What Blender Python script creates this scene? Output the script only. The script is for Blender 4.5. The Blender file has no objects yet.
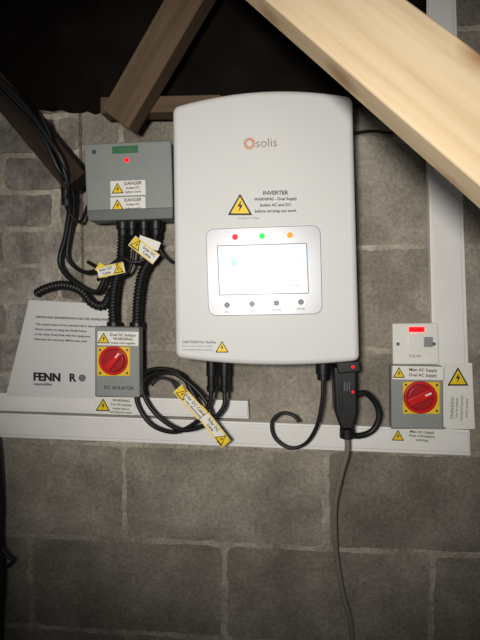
import bpy, bmesh, math, random
from mathutils import Vector, Matrix
random.seed(4)
scene=bpy.context.scene
scene.view_settings.view_transform='Standard'
scene.view_settings.exposure=0
# ------------------------------------------------------------ camera
C=Vector((0.04,-0.97,1.5))
yaw=math.radians(5); pit=math.radians(-3)
F=Vector((-math.sin(yaw)*math.cos(pit),math.cos(yaw)*math.cos(pit),math.sin(pit)))
R=Vector((math.cos(yaw),math.sin(yaw),0))
U=R.cross(F)
cd=bpy.data.cameras.new('camera'); cam=bpy.data.objects.new('camera',cd)
scene.collection.objects.link(cam); cd.lens=27; cd.sensor_width=36; cd.clip_start=0.01
M=Matrix((R,U,-F)).transposed().to_4x4(); M.translation=C
cam.matrix_world=M; scene.camera=cam
def P(px,py,d=0.0):
    """point on the plane standing d metres off the wall (measured from the survey photo)"""
    r=F*480+R*(px-240)+U*(320-py)
    t=(-d-C.y)/r.y
    return C+r*t
def S(px,py,d=0.0):
    return (P(px+1,py,d)-P(px,py,d)).length
# ------------------------------------------------------------ materials
def lin(c):
    return tuple(((v/255)/12.92 if v/255<=0.04045 else ((v/255+0.055)/1.055)**2.4) for v in c)+(1,)
def mat(name,c,rough=0.5,metal=0,var=0.06,scale=30,bump=0,emis=0,bscale=None,spec=0.5):
    m=bpy.data.materials.new(name); m.use_nodes=True
    n=m.node_tree.nodes; l=m.node_tree.links; b=n['Principled BSDF']
    b.inputs['Roughness'].default_value=rough; b.inputs['Metallic'].default_value=metal
    b.inputs['Specular IOR Level'].default_value=spec
    col=lin(c); k=0.04 if emis else 1.0
    tc=n.new('ShaderNodeTexCoord'); no=n.new('ShaderNodeTexNoise')
    no.inputs['Scale'].default_value=scale; no.inputs['Detail'].default_value=6
    l.new(tc.outputs['Object'],no.inputs['Vector'])
    cr=n.new('ShaderNodeValToRGB')
    cr.color_ramp.elements[0].position=0.3; cr.color_ramp.elements[1].position=0.7
    cr.color_ramp.elements[0].color=tuple(v*k*(1-var) for v in col[:3])+(1,)
    cr.color_ramp.elements[1].color=tuple(min(1,v*k*(1+var)) for v in col[:3])+(1,)
    l.new(no.outputs['Fac'],cr.inputs['Fac']); l.new(cr.outputs['Color'],b.inputs['Base Color'])
    if bump:
        n2=n.new('ShaderNodeTexNoise'); n2.inputs['Scale'].default_value=bscale or scale*3; n2.inputs['Detail'].default_value=8
        l.new(tc.outputs['Object'],n2.inputs['Vector'])
        bp=n.new('ShaderNodeBump'); bp.inputs['Strength'].default_value=bump; bp.inputs['Distance'].default_value=0.01
        l.new(n2.outputs['Fac'],bp.inputs['Height']); l.new(bp.outputs['Normal'],b.inputs['Normal'])
    if emis:
        b.inputs['Emission Color'].default_value=col; b.inputs['Emission Strength'].default_value=emis
    return m
def masonry(name,c1,c2,c3,sc=9,bump=0.6):
    m=bpy.data.materials.new(name); m.use_nodes=True
    n=m.node_tree.nodes; l=m.node_tree.links; b=n['Principled BSDF']; b.inputs['Roughness'].default_value=0.95
    b.inputs['Specular IOR Level'].default_value=0.15
    tc=n.new('ShaderNodeTexCoord')
    def noise(s,d=8,r=0.6):
        x=n.new('ShaderNodeTexNoise'); x.inputs['Scale'].default_value=s; x.inputs['Detail'].default_value=d; x.inputs['Roughness'].default_value=r
        l.new(tc.outputs['Object'],x.inputs['Vector']); return x
    a=noise(sc,9,0.65); cr=n.new('ShaderNodeValToRGB'); e=cr.color_ramp.elements
    e[0].position=0.34; e[0].color=lin(c1); e[1].position=0.66; e[1].color=lin(c3)
    k=e.new(0.5); k.color=lin(c2)
    l.new(a.outputs['Fac'],cr.inputs['Fac'])
    f=noise(130,5,0.8); cr2=n.new('ShaderNodeValToRGB')
    cr2.color_ramp.elements[0].position=0.34; cr2.color_ramp.elements[0].color=(0.55,0.55,0.55,1)
    cr2.color_ramp.elements[1].position=0.62; cr2.color_ramp.elements[1].color=(1.2,1.2,1.2,1)
    l.new(f.outputs['Fac'],cr2.inputs['Fac'])
    mx=n.new('ShaderNodeMixRGB'); mx.blend_type='MULTIPLY'; mx.inputs['Fac'].default_value=0.75
    l.new(cr.outputs['Color'],mx.inputs[1]); l.new(cr2.outputs['Color'],mx.inputs[2])
    at=n.new('ShaderNodeAttribute'); at.attribute_name='tone'
    m2=n.new('ShaderNodeMixRGB'); m2.blend_type='MULTIPLY'; m2.inputs['Fac'].default_value=1
    l.new(mx.outputs['Color'],m2.inputs[1]); l.new(at.outputs['Color'],m2.inputs[2])
    l.new(m2.outputs['Color'],b.inputs['Base Color'])
    h1=noise(45,10,0.75); bp=n.new('ShaderNodeBump'); bp.inputs['Strength'].default_value=bump; bp.inputs['Distance'].default_value=0.013
    l.new(h1.outputs['Fac'],bp.inputs['Height']); l.new(bp.outputs['Normal'],b.inputs['Normal'])
    return m
def woodmat(name,c1,c2,vec_scale=(3,60,60),rough=0.75,knots=True):
    m=bpy.data.materials.new(name); m.use_nodes=True
    n=m.node_tree.nodes; l=m.node_tree.links; b=n['Principled BSDF']; b.inputs['Roughness'].default_value=rough
    b.inputs['Specular IOR Level'].default_value=0.2
    tc=n.new('ShaderNodeTexCoord'); mp=n.new('ShaderNodeMapping'); mp.inputs['Scale'].default_value=vec_scale
    l.new(tc.outputs['Object'],mp.inputs['Vector'])
    a=n.new('ShaderNodeTexNoise'); a.inputs['Scale'].default_value=1; a.inputs['Detail'].default_value=5; a.inputs['Distortion'].default_value=0.6
    l.new(mp.outputs['Vector'],a.inputs['Vector'])
    cr=n.new('ShaderNodeValToRGB'); cr.color_ramp.elements[0].position=0.3; cr.color_ramp.elements[1].position=0.66
    cr.color_ramp.elements[0].color=lin(c1); cr.color_ramp.elements[1].color=lin(c2)
    l.new(a.outputs['Fac'],cr.inputs['Fac'])
    out=cr.outputs['Color']
    if knots:
        v=n.new('ShaderNodeTexVoronoi'); v.inputs['Scale'].default_value=9
        mp2=n.new('ShaderNodeMapping'); mp2.inputs['Scale'].default_value=(0.6,1.1,1.1)
        l.new(tc.outputs['Object'],mp2.inputs['Vector']); l.new(mp2.outputs['Vector'],v.inputs['Vector'])
        kr=n.new('ShaderNodeValToRGB'); kr.color_ramp.elements[0].position=0.05; kr.color_ramp.elements[1].position=0.2
        kr.color_ramp.elements[0].color=(0.4,0.22,0.1,1); kr.color_ramp.elements[1].color=(1,1,1,1)
        l.new(v.outputs['Distance'],kr.inputs['Fac'])
        mx=n.new('ShaderNodeMixRGB'); mx.blend_type='MULTIPLY'; mx.inputs['Fac'].default_value=0.8
        l.new(out,mx.inputs[1]); l.new(kr.outputs['Color'],mx.inputs[2]); out=mx.outputs['Color']
    l.new(out,b.inputs['Base Color'])
    bp=n.new('ShaderNodeBump'); bp.inputs['Strength'].default_value=0.15; bp.inputs['Distance'].default_value=0.004
    l.new(a.outputs['Fac'],bp.inputs['Height']); l.new(bp.outputs['Normal'],b.inputs['Normal'])
    return m
WHITE=mat('white_powder_coat',(212,212,210),0.5,var=0.02,scale=6,spec=.35)
CHASSIS=mat('cast_chassis',(120,122,124),0.5,0.3)
UPVC=mat('white_upvc',(234,232,228),0.4,var=0.04,scale=8)
GREY=mat('grey_plastic',(140,143,140),0.5,var=0.03)
GREYD=mat('grey_plastic_dark',(104,107,105),0.5,var=0.03)
SILVER=mat('silver_bezel',(156,157,160),0.4,0.35,var=0.02)
BLACK=mat('black_plastic',(20,20,21),0.42,var=0.1)
BLACKR=mat('black_rubber',(15,15,16),0.5,var=0.1)
GREYC=mat('grey_cable_pvc',(128,120,110),0.5,var=0.05)
YEL=mat('label_yellow',(240,204,20),0.5,var=0.02)
YELP=mat('plate_yellow',(232,196,30),0.45,var=0.03)
RED=mat('knob_red',(205,28,32),0.35,var=0.03)
REDD=mat('knob_red_dark',(160,18,24),0.4,var=0.03)
LBL=mat('label_white',(232,230,222),0.5,var=0.02)
PAPER=mat('paper_white',(214,214,212),0.8,var=0.03,scale=5)
INK=mat('ink_black',(20,20,23),0.6)
INKG=mat('ink_grey',(110,112,116),0.6)
LOGOT=mat('logo_text',(150,135,128),0.6)
ORANGE=mat('logo_orange',(205,130,75),0.5)
GREEN=mat('label_green',(52,112,74),0.5)
SCREEN=mat('lcd_screen',(205,228,255),0.3,var=0.0,emis=1.2)
TEAL=mat('lcd_teal',(60,185,160),0.3,var=0,emis=0.9)
LCDT=mat('lcd_text',(120,140,165),0.3,var=0,emis=0.8)
LR=mat('led_red',(255,18,26),0.3,var=0,emis=2.2,spec=.1)
LG=mat('led_green',(20,255,80),0.3,var=0,emis=1.8,spec=.1)
LA=mat('led_amber',(255,130,30),0.3,var=0,emis=1.8,spec=.1)
BTN=mat('button_dark',(86,88,92),0.4)
SCREWM=mat('screw_steel',(150,150,150),0.3,0.9)
BLOCK=masonry('concrete_block',(136,129,117),(160,152,139),(186,178,164),7,0.6)
BRICK=masonry('old_brick',(142,134,125),(176,168,158),(210,203,193),14,1.0)
MORT=masonry('mortar',(158,150,137),(190,181,166),(226,217,200),8,0.9)
FELT_SHADE=mat('felt_wall_shade',(24,20,17),0.95,var=0.4,scale=12,bump=0.5,spec=0.05)  # near-black felt tone, includes the dimness of the upper wall
PINE=woodmat('sawn_pine',(202,177,140),(222,200,166))
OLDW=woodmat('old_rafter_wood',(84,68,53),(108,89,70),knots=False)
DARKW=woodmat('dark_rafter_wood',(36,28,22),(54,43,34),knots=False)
FLOORM=mat('loft_boards',(110,90,70),0.9,var=0.2,scale=6)
# ------------------------------------------------------------ builders
def group(name,loc=(0,0,0)):
    e=bpy.data.objects.new(name,None); e.empty_display_size=0.02; e.location=loc
    scene.collection.objects.link(e); return e
bpy.context.view_layer.update()
def fin(o,parent):
    if o.name not in scene.collection.objects: scene.collection.objects.link(o)
    if parent:
        o.parent=parent
        o.matrix_parent_inverse=Matrix.Translation(parent.location).inverted()
    return o
def meshobj(name,bm,m,parent,bevel=0,seg=3,smooth=True):
    me=bpy.data.meshes.new(name); bmesh.ops.recalc_face_normals(bm,faces=bm.faces); bm.to_mesh(me); bm.free()
    for x in (m if isinstance(m,list) else [m]): me.materials.append(x)
    o=bpy.data.objects.new(name,me)
    if smooth:
        for p in me.polygons: p.use_smooth=True
        me.set_sharp_from_angle(angle=math.radians(35))
    if bevel:
        b=o.modifiers.new('bevel','BEVEL'); b.width=bevel; b.segments=seg; b.limit_method='ANGLE'; b.angle_limit=math.radians(40)
        b.harden_normals=False
    return fin(o,parent)
def roundpoly(pts,r,n=6):
    out=[]; N=len(pts)
    for i in range(N):
        p=pts[i]; a=pts[i-1]-p; b=pts[(i+1)%N]-p
        ri=min(r,a.length*0.45,b.length*0.45)
        if a.angle(b)>math.radians(150) or ri<=0: out.append(p); continue
        p0=p+a.normalized()*ri; p2=p+b.normalized()*ri
        for k in range(n+1):
            t=k/n; out.append(p0*(1-t)**2+p*2*t*(1-t)+p2*t*t)
    return out
def prism(name,pp,d0,d1,m,parent,r=0,bevel=0,seg=3,inset=0):
    """px outline measured at depth d0 (front); extruded straight back to depth d1"""
    pts=[P(x,y,d0) for x,y in pp]
    if inset:
        c=sum(pts,Vector())/len(pts); w=max((p-c).length for p in pts)
        pts=[c+(p-c)*(1-inset/w) for p in pts]
    if r: pts=roundpoly(pts,r)
    bm=bmesh.new(); f=[bm.verts.new(p) for p in pts]; b=[bm.verts.new(Vector((p.x,-d1,p.z))) for p in pts]
    bm.faces.new(f); bm.faces.new(list(reversed(b)))
    for i in range(len(f)):
        j=(i+1)%len(f); bm.faces.new((f[i],b[i],b[j],f[j]))
    return meshobj(name,bm,m,parent,bevel,seg)
def rect(x0,y0,x1,y1): return [(x0,y0),(x1,y0),(x1,y1),(x0,y1)]
def rot(cx,cy,w,h,a):
    a=math.radians(a); c,s=math.cos(a),math.sin(a)
    return [(cx+u*c-v*s,cy+u*s+v*c) for u,v in ((-w/2,-h/2),(w/2,-h/2),(w/2,h/2),(-w/2,h/2))]
def text(s,px,py,hpx,d,m,parent,ang=0,align='CENTER',bold=0):
    cu=bpy.data.curves.new('lettering','FONT'); cu.body=s; sc=S(px,py,d); cu.size=hpx*sc*1.35
    cu.align_x=align; cu.align_y='CENTER'; cu.extrude=0.0001; cu.offset=bold*hpx*sc*0.03; cu.resolution_u=3
    cu.materials.append(m)
    o=bpy.data.objects.new('lettering',cu)
    o.matrix_world=Matrix.Translation(P(px,py,d))@Matrix.Rotation(math.radians(ang),4,'Y')@Matrix.Rotation(math.radians(90),4,'X')
    fin(o,parent); return o
def tri(cx,cy,h,d,parent,ang=0):
    a=math.radians(ang); c,s=math.cos(a),math.sin(a)
    def T(l): return [(cx+(u*c-v*s)*h,cy+(u*s+v*c)*h) for u,v in l]
    prism('warning_border',T([(0,-.52),(.56,.46),(-.56,.46)]),d+.0004,d,INK,parent,r=.06*h*S(cx,cy,d))
    prism('warning_field',T([(0,-.38),(.43,.38),(-.43,.38)]),d+.0007,d,YEL,parent,r=.04*h*S(cx,cy,d))
    prism('warning_bolt',T([(.05,-.22),(-.12,.08),(-.01,.06),(-.06,.32),(.13,-.02),(.02,0)]),d+.001,d+.0003,INK,parent)
def label(name,cx,cy,w,h,ang,d,parent,tr=None,lines=(),color=None,th=.0006,edge=False):
    """tr=(u,v,size), lines=[(u,v,size,text)] in label coordinates"""
    g=parent
    a=math.radians(ang); c,s=math.cos(a),math.sin(a)
    prism(name,rot(cx,cy,w,h,ang),d+th,d,color or LBL,g,r=.001)
    if edge:
        for sg in (-1,1):
            prism('yellow_stripe',rot(cx-sg*(h/2-.9)*s,cy+sg*(h/2-.9)*c,w*.96,1.3,ang),d+th+.0002,d,YEL,g)
        prism('yellow_end',rot(cx+tr[0]*1.25*c,cy+tr[0]*1.25*s,w*.24,h*.96,ang),d+th+.0002,d,YEL,g)
        d+=.0002
    if tr: tri(cx+tr[0]*c-tr[1]*s,cy+tr[0]*s+tr[1]*c,tr[2],d+th,g,ang)
    for u,v,sz,t in lines:
        text(t,cx+u*c-v*s,cy+u*s+v*c,sz,d+th+.0002,INK,g,ang,bold=0.7)
def disc(name,px,py,rpx,d0,d1,m,parent,n=40,bevel=0,r1=None):
    s=S(px,py,d0); c=P(px,py,d0); r=rpx*s; rb=(r1*s if r1 else r)
    bm=bmesh.new()
    f=[bm.verts.new(c+Vector((r*math.cos(i*math.tau/n),0,r*math.sin(i*math.tau/n)))) for i in range(n)]
    b=[bm.verts.new(Vector((c.x+rb*math.cos(i*math.tau/n),-d1,c.z+rb*math.sin(i*math.tau/n)))) for i in range(n)]
    bm.faces.new(f); bm.faces.new(list(reversed(b)))
    for i in range(n):
        j=(i+1)%n; bm.faces.new((f[i],b[i],b[j],f[j]))
    return meshobj(name,bm,m,parent,bevel)
def spline(ps,step=0.0015):
    ps=[P(*p) for p in ps]; q=[2*ps[0]-ps[1]]+ps+[2*ps[-1]-ps[-2]]; out=[]
    for i in range(1,len(q)-2):
        p0,p1,p2,p3=q[i-1:i+3]; n=max(2,int((p2-p1).length/step))
        for k in range(n):
            t=k/n
            out.append(0.5*((2*p1)+(p2-p0)*t+(2*p0-5*p1+4*p2-p3)*t*t+(3*p1-p0-3*p2+p3)*t**3))
    out.append(q[-2]); return out
def cable(name,ps,r,m,parent,ribbed=False):
    pts=spline(ps,0.0016 if ribbed else 0.005)
    cu=bpy.data.curves.new(name,'CURVE'); cu.dimensions='3D'; cu.bevel_depth=r; cu.bevel_resolution=4; cu.use_fill_caps=True
    sp=cu.splines.new('POLY'); sp.points.add(len(pts)-1)
    for i,p in enumerate(pts):
        sp.points[i].co=(*p,1)
        if ribbed: sp.points[i].radius=1.0 if (i//2)%2 else 0.78
    sp.use_smooth=True; cu.materials.append(m)
    o=bpy.data.objects.new(name,cu); return fin(o,parent)
def tube(name,px,py0,py1,rpx,d,m,parent,bevel=.001,n=24,px1=None):
    """cylinder running down the wall between two heights"""
    a=P(px,py0,d); b=P(px1 if px1 else px,py1,d); r=rpx*S(px,py0,d)
    z=(b-a).normalized(); x=z.orthogonal().normalized(); y=z.cross(x)
    bm=bmesh.new(); ra=[];rb=[]
    for i in range(n):
        v=(x*math.cos(i*math.tau/n)+y*math.sin(i*math.tau/n))*r
        ra.append(bm.verts.new(a+v)); rb.append(bm.verts.new(b+v))
    bm.faces.new(ra); bm.faces.new(list(reversed(rb)))
    for i in range(n): bm.faces.new((ra[i],rb[i],rb[(i+1)%n],ra[(i+1)%n]))
    return meshobj(name,bm,m,parent,bevel,2)
def beam(name,a,b,w,t,m,parent=None,bev=.002):
    """timber from a to b, w = face width in the plane facing the room, t = thickness"""
    L=(b-a).length; x=(b-a).normalized(); 
    y=Vector((0,1,0)); y=(y-x*y.dot(x)).normalized(); z=x.cross(y)
    bm=bmesh.new(); bmesh.ops.create_cube(bm,size=1)
    for v in bm.verts: v.co=Vector((v.co.x*L,v.co.y*t,v.co.z*w))
    o=meshobj(name,bm,m,parent,bev,2)
    mm=Matrix((x,y,z)).transposed().to_4x4(); mm.translation=(a+b)/2
    o.matrix_world=mm; return o
# ------------------------------------------------------------ masonry
def brickwork(name,x0,x1,z0,z1,z_ref,bw,bh,j,dface,mats,off=0.0,rnd=.0015,tone=(.86,1.08),backd=None,rec=.0025,rag=.003,st=.012):
    bm=bmesh.new(); lay=bm.loops.layers.color.new('tone')
    def slab(a,b,c,d,yf,yb,t,mi,ragged):
        pts=[]
        cor=[(a,c),(b,c),(b,d),(a,d)]
        for i in range(4):
            p=cor[i]; q=cor[(i+1)%4]; n=max(1,int(math.dist(p,q)/st)) if ragged else 1
            w=0
            for k in range(n):
                s=k/n
                w=w*.55+random.uniform(-rag,rag)*.7 if ragged else 0
                x=p[0]+(q[0]-p[0])*s; z=p[1]+(q[1]-p[1])*s
                if i%2==0: z+=w
                else: x+=w
                if ragged and k==0:
                    x+=rag*(1 if x<(a+b)/2 else -1); z+=rag*(1 if z<(c+d)/2 else -1)
                pts.append((x,z))
        f=[bm.verts.new((x,yf,z)) for x,z in pts]; g=[bm.verts.new((x,yb,z)) for x,z in pts]
        fs=[bm.faces.new(f),bm.faces.new(list(reversed(g)))]
        for i in range(len(f)):
            k=(i+1)%len(f); fs.append(bm.faces.new((f[i],g[i],g[k],f[k])))
        for q in fs:
            q.material_index=mi
            for lp in q.loops: lp[lay]=(t,t,t,1)
    slab(x0,x1,z0,z1,-(dface-rec),0.1 if backd is None else backd,1.0,1,False)
    r0=math.floor((z0-z_ref)/bh); r1=math.ceil((z1-z_ref)/bh)
    for r in range(r0,r1):
        za=max(z0,z_ref+r*bh+j/2); zb=min(z1,z_ref+(r+1)*bh-j/2)
        if zb-za<.01: continue
        s=off+(bw/2 if r%2 else 0)
        c0=math.floor((x0-s)/bw)-1; c1=math.ceil((x1-s)/bw)+1
        for c in range(c0,c1):
            xa=max(x0,s+c*bw+j/2+random.uniform(-.004,.004)); xb=min(x1,s+(c+1)*bw-j/2+random.uniform(-.004,.004))
            if xb-xa<.01: continue
            slab(xa,xb,za,zb,-dface-random.uniform(-rnd,rnd),-(dface-.012),random.uniform(*tone),0,True)
    me=bpy.data.meshes.new(name); bmesh.ops.recalc_face_normals(bm,faces=bm.faces); bm.to_mesh(me); bm.free()
    for m in mats: me.materials.append(m)
    o=bpy.data.objects.new(name,me); scene.collection.objects.link(o)
    return o
zj=P(240,448,0).z
brickwork('wall_back',-1.5,1.5,0.0,2.5,zj,0.42,0.205,0.012,0.0,[BLOCK,MORT],off=P(30,500,0).x,rnd=.0005,tone=(.86,1.06),rec=.0010)
xp=P(84,250,0).x
brickwork('brick_pier',-1.5,xp,P(20,392,0).z,P(20,100,0).z,zj,0.225,0.075,0.011,0.018,[BRICK,MORT],off=.03,rnd=.002,tone=(.80,1.1),backd=-.004,rec=.002)
bm=bmesh.new(); bmesh.ops.create_cube(bm,size=1)
for v in bm.verts: v.co=Vector((v.co.x*3,v.co.y*3-1.5,v.co.z*.05-.025))
meshobj('floor',bm,FLOORM,None)
# black felt sheet, also standing in for the shade on the upper wall
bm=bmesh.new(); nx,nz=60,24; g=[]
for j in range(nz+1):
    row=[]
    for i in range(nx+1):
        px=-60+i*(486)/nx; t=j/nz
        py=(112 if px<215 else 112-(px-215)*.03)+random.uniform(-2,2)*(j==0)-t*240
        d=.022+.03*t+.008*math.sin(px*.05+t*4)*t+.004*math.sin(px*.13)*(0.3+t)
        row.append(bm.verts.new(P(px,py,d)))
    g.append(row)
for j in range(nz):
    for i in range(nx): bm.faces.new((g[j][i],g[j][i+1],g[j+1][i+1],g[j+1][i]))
o=meshobj('felt_wall_shade',bm,FELT_SHADE,None); so=o.modifiers.new('s','SOLIDIFY'); so.thickness=.002
# ------------------------------------------------------------ timbers
beam('roof_rafter',P(120,122,.09),P(208,-30,.13),.060,.045,OLDW)
beam('wall_plate_timber',P(104,109,.055),P(222,107,.055),.030,.04,OLDW)
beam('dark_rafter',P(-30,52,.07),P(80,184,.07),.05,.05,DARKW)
# foreground pine strut
def near(px,py,z):
    return C+(F*480+R*(px-240)+U*(320-py))*(z/480)
beam('pine_strut',near(160,-128,.70),near(600,229,.42),.095,.04,PINE,bev=.003)
# ------------------------------------------------------------ trunking
tr=group('cable_trunking',P(240,435,0))
prism('main_run_body',[(-60,411),(470,430),(471,456),(-60,435)],.022,.004,UPVC,tr,bevel=.0015)
prism('main_run_lid',[(-60,413),(469,432.5),(470,453),(-60,432)],.026,.0225,UPVC,tr,bevel=.0015)
tr=group('cable_trunking.001',P(120,405,0))
prism('upper_run_body',[(-60,391),(248,401),(249,419),(-60,409)],.027,.004,UPVC,tr,bevel=.0015)
prism('upper_run_lid',[(-60,393),(247,403),(248,417),(-60,407)],.030,.0275,UPVC,tr,bevel=.0015)
tr=group('cable_trunking.002',P(450,200,0))
prism('riser_body',[(424,-40),(455,-40),(471,429),(434,427)],.020,.004,UPVC,tr,bevel=.0015)
prism('riser_lid',[(427,-40),(452,-40),(467.5,428),(437.5,427)],.024,.0205,UPVC,tr,bevel=.0015)
# ------------------------------------------------------------ inverter
inv=group('solar_inverter',P(266,230,.02))
out=[(175,358),(172,106)]
for k in range(1,12):
    t=k/12; x=172+181*t; y=106+(96-106)*t-11*4*t*(1-t); out.append((x,y))
out+=[(353,96),(360,361)]
for k in range(1,12):
    t=k/12; x=360-185*t; y=361-3*t+6*4*t*(1-t); out.append((x,y))
prism('front_cover',out,.16,.095,WHITE,inv,r=.022,bevel=.009,seg=5)
prism('rear_chassis',out,.0945,.012,CHASSIS,inv,r=.015,bevel=.003,inset=.012)
D=.1602
for k in range(12):
    a_=k*math.tau/12
    disc('logo_ray',249.5+5.2*math.cos(a_),143.5+5.2*math.sin(a_),1.0,D+.0003,D-.0005,ORANGE,inv,n=12)
s=S(249,143,D)
bpy.ops.mesh.primitive_torus_add(major_radius=3.6*s,minor_radius=.45*s,major_segments=32,minor_segments=8,location=P(249.5,143.5,D),rotation=(math.pi/2,0,0))
o=bpy.context.object; o.name='logo_ring'; o.data.materials.append(ORANGE); fin(o,inv)
text('solis',266.5,143,9.2,D,LOGOT,inv,ang=-1)
tri(240,205,22,D-.0001,inv)
text('INVERTER',275.5,193,4.2,D,INK,inv,bold=1)
text('WARNING - Dual Supply',275.5,199,3.0,D,INK,inv,bold=1)
text('Isolate AC and DC',275.5,205,3.0,D,INK,inv,bold=1)
text('before carrying out work',275.5,211,3.0,D,INK,inv,bold=1)
text('Dangerous voltages',249,218,2,D,INKG,inv)
prism('display_bezel',[(205.5,229),(320.5,225),(322.5,314),(208.5,316)],D+.0022,D-.001,SILVER,inv,r=.016,bevel=.001)
E=D+.0022
prism('display_frame',[(217,245.5),(307,243),(309,293.5),(219,295.5)],E+.0004,E-.0005,BTN,inv,r=.002)
prism('display_screen',[(218,246.5),(306,244),(308,292.5),(220,294.5)],E+.0008,E,SCREEN,inv)
prism('lcd_icon',[(231,259),(237,259),(237,266),(231,266)],E+.0011,E+.0008,TEAL,inv,r=.001)
text('CONFIG SN: 160F5',232,249.5,2.4,E+.001,LCDT,inv)
text('12:41  04/10',292,248,2.4,E+.001,LCDT,inv)
text('0.00 kW',294,260,3,E+.001,LCDT,inv)
text('0.0 kWh',294,268,2.4,E+.001,LCDT,inv)
text('Today',234,272,2.4,E+.001,LCDT,inv)
prism('lcd_line',[(246,286),(300,285),(300,285.8),(246,286.8)],E+.001,E+.0008,LCDT,inv)
for px,py,m in ((235,237,LR),(262,236,LG),(290,235,LA)):
    disc('led_ring',px,py,3.4,E+.0003,E-.0005,SILVER,inv,n=24); disc('led',px,py,2.9,E+.0009,E,m,inv,n=20,bevel=.0002)
for px,py,t in ((227,305,'ESC'),(252,304,'UP'),(276.5,303,'DOWN'),(301,302,'ENTER')):
    disc('button_collar',px,py,4.6,E+.0006,E-.0005,SCREWM,inv,n=28); disc('button',px,py,3.2,E+.0016,E,BTN,inv,n=28,bevel=.0004)
    text(t,px,py+7,2.0,E+.0001,INK,inv)
tri(222,347,12,D-.0001,inv)
text('CAUTION Hot Surface',182,342,2.6,D,INK,inv,align='LEFT',bold=.6)
text('Risk of electric shock. Isolate',182,346,1.9,D,INKG,inv,align='LEFT')
text('both supplies before opening',182,349.5,1.9,D,INKG,inv,align='LEFT')
for px in (211.5,224.5):
    tube('dc_socket',px,352,376,5.2,.085,BLACK,inv)
    tube('dc_plug',px,374,392,4.2,.085,BLACK,inv)
    tube('dc_plug_nut',px,386,391,5,.085,BLACK,inv)
tube('comms_gland',323,352,374,7.5,.085,BLACK,inv)
tube('comms_gland_nut',323,373,380,6,.085,BLACK,inv)
# AC connector plug
ac=group('ac_cable_connector',P(345,400,.09))
prism('plug_body',[(333,367),(357,365),(358,412),(354,430),(341,430),(335,412)],.115,.07,BLACK,ac,r=.006,bevel=.004)
prism('plug_ridge',[(338,372),(341,372),(343,410),(340,410)],.1175,.110,BLACKR,ac,bevel=.001)
prism('plug_cap',[(336,362),(360,361),(361,372),(338,374)],.122,.08,BLACK,ac,r=.004,bevel=.003)
tube('plug_nut',347,428,438,7.5,.092,BLACK,ac,.002)
disc('status_led',353,367,1.5,.1228,.12,LR,ac,n=14)
disc('status_led',353,392,1.3,.1158,.113,LR,ac,n=14)
text('|||',347,386,7,.1155,INKG,ac)
# ------------------------------------------------------------ left junction box
jb=group('dc_junction_box',P(128,180,0))
prism('box_base',[(84,146),(172,143),(173,219),(88,219)],.05,0.004,GREY,jb,r=.004,bevel=.002)
prism('box_lid',[(83.5,144),(171,140),(173,214),(87,218)],.085,.052,GREY,jb,r=.006,bevel=.003)
prism('box_lower_skirt',[(87,210),(173,207),(173,218.5),(88,221)],.088,.05,GREYD,jb,r=.004,bevel=.002)
label('green_label',125,149.5,26,7.5,-3,.085,jb,color=GREEN)
text('energy',125,149.5,3.4,.0859,GREYD,jb,ang=-3)
disc('led',126.5,160,2.2,.0858,.084,LR,jb,n=14)
for y in (188,204.5):
    label('box_warning_label',128,y,35,15,-2,.0852,jb,tr=(-10.5,0,11),lines=[(5,-4.5,3.2,'DANGER'),(5,0,2.3,'Isolate DC'),(5,4,2.3,'before work')])
disc('lid_screw',94,152,2.2,.0858,.084,SCREWM,jb,n=18)
for px,r in ((123,6.5),(132,5.5),(144,5.5),(156,6.5)):
    tube('cable_gland',px,216,230,r,.055,BLACK,jb,.0015)
    tube('gland_nut',px,229,236,r-1.5,.055,BLACKR,jb)
# conduits / cables left
cc=group('flexible_conduit',P(130,280,0))
cable('conduit_left',[(123,234,.055),(121,262,.06),(115,285,.06),(113,305,.055),(114,330,.045)],.0105,BLACKR,cc,True)
cable('conduit_right',[(156,234,.055),(152,255,.06),(142,275,.06),(138,300,.055),(137,330,.045)],.0105,BLACKR,cc,True)
cable('conduit_branch',[(112,290,.05),(104,305,.05),(92,303,.05),(80,290,.045),(62,285,.04),(45,289,.035),(36,294,.034)],.0095,BLACKR,cc,True)
bc=group('black_supply_cable',P(60,200,0))
cable('feed_a',[(-15,68,.12),(20,100,.12),(48,138,.12),(64,165,.11),(70,200,.07),(66,235,.05),(60,262,.045),(72,280,.05),(96,292,.055),(106,275,.06)],.0052,BLACKR,bc)
cable('feed_b',[(-15,76,.12),(15,106,.12),(42,136,.12),(58,168,.11),(72,190,.08),(74,212,.06),(70,232,.05),(68,258,.045),(84,272,.05),(104,268,.06)],.004,BLACKR,bc)
cable('feed_c',[(40,112,.12),(56,150,.115),(68,185,.1),(67,208,.07),(80,222,.05),(88,205,.03)],.0032,BLACKR,bc)
cable('feed_clip',[(66,175,.09),(67,205,.075)],.010,BLACKR,bc)
cable('string_a',[(132,234,.055),(134,252,.065),(128,272,.065),(112,276,.06),(98,268,.05),(88,262,.035)],.0035,BLACKR,cc)
cable('string_b',[(144,234,.055),(145,258,.065),(132,262,.07),(122,258,.07),(110,266,.065),(98,280,.05)],.0035,BLACKR,cc)
cable('string_c',[(156,234,.055),(160,250,.06),(172,262,.05),(178,262,.04)],.003,BLACKR,cc)
label('flag_label',144,250,31,12,38,.078,cc,tr=(-9,0,10),lines=[(5,-2,3,'Solar DC'),(5,2,3,'Cable')],edge=True)
label('flag_label',149,243,22,9,20,.074,cc,color=LBL)
label('flag_label',111,270,27,11,-12,.074,cc,tr=(7,0,9),lines=[(-5,-2,2.6,'Solar DC'),(-5,2,2.6,'Cable')],edge=True)
label('flag_label',103,270,14,9,35,.072,cc,color=YEL)
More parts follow.
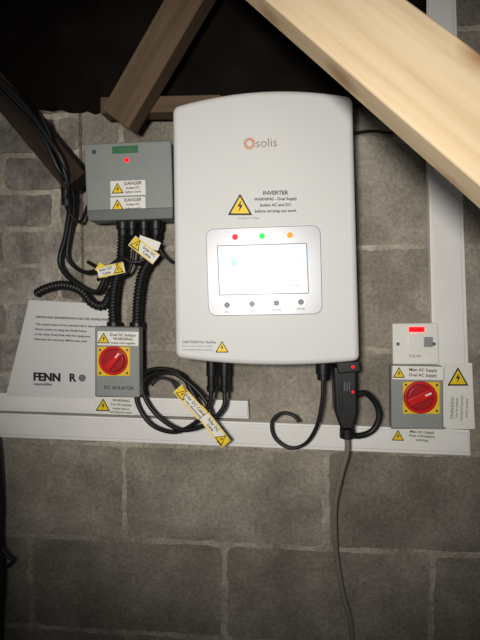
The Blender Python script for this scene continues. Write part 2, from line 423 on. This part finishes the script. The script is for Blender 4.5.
# ------------------------------------------------------------ rotary isolators
def isolator(name,x0,y0,x1,y1,d,plate,knob,kr,kang,b0):
    g=group(name,P((x0+x1)/2,(y0+y1)/2,0))
    prism('enclosure_base',[(x0,y0),(x1,y0),(x1,y1),(x0,y1)],d-.028 if d>.07 else b0+.012,b0,GREYD,g,r=.003,bevel=.0015)
    prism('enclosure_lid',[(x0,y0-.5),(x1,y0+.5),(x1+.5,y1+.5),(x0+.5,y1-.5)],d,d-.026 if d>.07 else b0+.0125,GREY,g,r=.004,bevel=.0025)
    px0,py0,px1,py1=plate
    prism('yellow_plate',rect(*plate),d+.002,d-.001,YELP,g,r=.003,bevel=.0008)
    kx,ky=knob
    disc('knob_skirt',kx,ky,kr,d+.008,d+.001,RED,g,bevel=.001,r1=kr*1.04)
    disc('knob_drum',kx,ky,kr*.78,d+.015,d+.007,REDD,g,bevel=.0015,r1=kr*.86)
    prism('knob_grip',rot(kx,ky,kr*1.55,kr*.5,kang),d+.024,d+.010,RED,g,r=.003,bevel=.002)
    prism('knob_pointer',rot(kx+kr*.5*math.cos(math.radians(kang)),ky+kr*.5*math.sin(math.radians(kang)),kr*.4,kr*.1,kang),d+.0245,d+.023,LBL,g)
    text('OFF',px0+(px1-px0)*.82,ky,3,d+.0022,INK,g); text('ON',kx,py0+2.2,3,d+.0022,INK,g)
    for sx,sy in ((px0+3,py0+3),(px1-3,py0+3),(px0+3,py1-3),(px1-3,py1-3)):
        disc('plate_screw',sx,sy,1.3,d+.0028,d+.001,SCREWM,g,n=12)
    return g
g=isolator('rotary_isolator',95,327,139,397,.085,(97,347,130,376),(112.5,361),14,-50,.032)
label('isolator_label',118,338.5,41,14,1,.0852,g,tr=(-14.5,0,11),lines=[(5,-3.5,2.8,'Dual DC Isolator'),(5,.5,3,'WARNING'),(5,4.5,2.2,'Isolate both supplies')])
label('isolator_label',119,388,38,9,1,.0852,g,color=GREY,lines=[(0,0,3.4,'DC ISOLATOR')])
label('isolator_label',115,405.5,42,18,2,.0305,g,tr=(-12,0,13),lines=[(6,-5,2.6,'WARNING'),(6,-1,2.2,'Two DC supplies'),(6,3,2.2,'Isolate before'),(6,6.5,2.2,'carrying out work')])
tube('gland',114,322,329,7,.045,BLACK,g); tube('gland',137,322,329,7,.045,BLACK,g)
g=isolator('rotary_isolator.001',391,366,443,429,.062,(403,382,440,414),(421,398),16.5,-25,.0265)
label('isolator_label',418,373,51,13.5,1,.0622,g,tr=(-19,0,11),lines=[(5,-3,3.2,'Main AC Supply'),(5,2.2,3.2,'Dual AC Supply')])
label('isolator_label',416,436,55,15,1.5,.0265,g,tr=(-18,0,11),lines=[(6,-4,2.8,'Main AC Supply'),(6,0,2.4,'Point of Emergency'),(6,4,2.4,'switching')])
g=group('electrical_warning_sign',P(458,400,.02))
prism('sign_card',[(444.5,363),(472,363),(475,429),(446,429)],.0275,.0262,LBL,g,r=.001)
tri(458,377,19,.0275,g)
for i,t in enumerate(('WARNING','Isolate at two','remote positions','before work')):
    text(t,452+i*5,408,3.6 if i==0 else 2.8,.0278,INKG,g,ang=90,bold=.4)
# fused spur
g=group('fused_spur_switch',P(415,344,0))
prism('pattress',[(393,324),(432,324),(433,365),(393,365)],.018,.004,UPVC,g,r=.003,bevel=.001)
prism('faceplate',[(392.5,323.5),(438,323),(439.5,364.5),(393,364.5)],.032,.0245,LBL,g,r=.003,bevel=.002)
prism('faceplate_neck',[(395,326),(430,326),(431,362),(395,362)],.0245,.018,LBL,g)
prism('neon_window',rect(409,327,424.5,332),.0332,.031,LR,g,r=.001)
prism('rocker',rect(409,335,421,350),.0345,.031,UPVC,g,r=.001,bevel=.001)
prism('fuse_carrier',rect(424,337,433,347),.034,.031,SILVER,g,r=.001,bevel=.0008)
for sx in (398,434): disc('screw',sx,344,1.8,.033,.031,SCREWM,g,n=16)
text('SOLAR',415,356,3,.0323,INKG,g)
# ------------------------------------------------------------ paper notice
g=group('paper_notice',P(60,370,.02))
bm=bmesh.new(); n=20; gr=[]
cs=[(29,300),(110,304),(106,399),(6,396)]
for j in range(n+1):
    row=[]
    for i in range(n+1):
        u,v=i/n,j/n
        x=(cs[0][0]*(1-u)+cs[1][0]*u)*(1-v)+(cs[3][0]*(1-u)+cs[2][0]*u)*v
        y=(cs[0][1]*(1-u)+cs[1][1]*u)*(1-v)+(cs[3][1]*(1-u)+cs[2][1]*u)*v
        curl=.022*max(0,(1-u)-.55)**1.5*(v**2)+.012*max(0,(1-u)-.7)*(1-v)
        row.append(bm.verts.new(P(x,y,.032+.001*math.sin(v*5)+curl)))
    gr.append(row)
for j in range(n):
    for i in range(n): bm.faces.new((gr[j][i],gr[j][i+1],gr[j+1][i+1],gr[j+1][i]))
meshobj('sheet',bm,PAPER,g)
for i,(y,w) in enumerate(((317,'IMPORTANT INFORMATION FOR THE HOMEOWNER:'),(324,'This system must not be switched off or altered'),(329,'Please contact us using the details below'),(334,'in the event of any fault with the equipment'),(339,'otherwise the warranty will become void'))):
    text(w,36-i*.5,y,2.3,.037,INKG,g,align='LEFT',ang=2)
text('FENN',33,377,8,.0368,INK,g,align='LEFT',bold=1.5,ang=1); text('R',69,378,8,.0342,INK,g,align='LEFT',bold=1.5); text('renewables',33,384,3,.0372,INKG,g,align='LEFT')
disc('logo_dot',82,378,3.5,.0342,.0335,INKG,g,n=20)
# ------------------------------------------------------------ loose cables
g=group('coiled_dc_cable',P(180,400,.05))
cable('loop_a',[(211.5,390,.085),(209,405,.085),(196,422,.08),(175,432,.07),(152,425,.06),(138,405,.055),(137,385,.055),(148,371,.06),(166,369,.065),(182,376,.07),(192,392,.075),(203,412,.08)],.0042,BLACKR,g)
cable('loop_b',[(224.5,390,.085),(223,408,.088),(206,424,.085),(182,430,.075),(160,418,.065),(146,400,.06),(143,384,.06),(152,375,.062),(172,373,.07),(190,384,.075),(206,402,.08),(214,424,.085)],.0042,BLACKR,g)
cable('loop_c',[(148,385,.055),(156,378,.058),(170,380,.06),(178,390,.065)],.003,BLACKR,g)
label('cable_flag_label',190,402,37,12,48,.093,g,tr=(-11,0,10),lines=[(5,-2,3.2,'Solar DC Cable'),(5,2.2,2.8,'Do not disconnect')],edge=True)
label('cable_flag_label',215,430,36,12,52,.096,g,tr=(11,0,10),lines=[(-5,-2,3.2,'Solar DC'),(-5,2.2,2.8,'Cable')],edge=True)
label('cable_flag_label',202,411,9,8,48,.0915,g,color=YEL)
g=group('comms_cable',P(300,420,.06))
cable('lead',[(323,378,.085),(322,400,.085),(317,425,.08),(306,443,.07),(290,448,.065),(275,438,.06),(272,422,.058),(282,413,.06),(294,416,.065),(299,422,.067)],.0034,BLACKR,g)
g=group('plug_lead',P(365,410,.06))
cable('lead',[(357,395,.09),(366,393,.085),(376,404,.08),(379,418,.08),(372,431,.08),(358,436,.085),(348,433,.09)],.0055,BLACKR,g)
g=group('grey_ac_cable',P(345,540,.04))
cable('flex',[(347,436,.09),(347,452,.085),(341,475,.07),(335,505,.05),(335,535,.035),(337,560,.025),(343,595,.02),(350,620,.018),(352,650,.016),(350,760,.012)],.005,GREYC,g)
g=group('black_wall_cable',P(5,540,.02))
cable('run',[(-6,430,.036),(-2,460,.03),(1,500,.02),(1,540,.02),(3,580,.02),(1,620,.02),(0,700,.02)],.0075,BLACKR,g)
cable('tail',[(2,548,.03),(10,558,.03),(14,560,.03),(8,566,.028),(0,572,.02)],.004,BLACKR,g)
g=group('thin_black_cable',P(370,132,.02))
cable('lead',[(340,137,.03),(360,132,.02),(375,131,.015),(392,133,.012),(398,126,.012)],.0025,BLACKR,g)
# ------------------------------------------------------------ light
def spot(name,loc,target,radius,power,col,size,blend):
    ld=bpy.data.lights.new(name,'SPOT'); ld.shadow_soft_size=radius; ld.energy=power; ld.color=col; ld.spot_size=math.radians(size); ld.spot_blend=blend
    o=bpy.data.objects.new(name,ld); o.location=loc
    o.rotation_euler=(Vector(target)-Vector(loc)).to_track_quat('-Z','Y').to_euler(); scene.collection.objects.link(o)
spot('torch_light',(-0.06,-1.22,1.56),P(262,285,0),.05,43,(1,.96,.9),76,1.0)
w=bpy.data.worlds.new('world'); scene.world=w; w.use_nodes=True
w.node_tree.nodes['Background'].inputs['Color'].default_value=(.95,.97,1,1)
w.node_tree.nodes['Background'].inputs['Strength'].default_value=.06
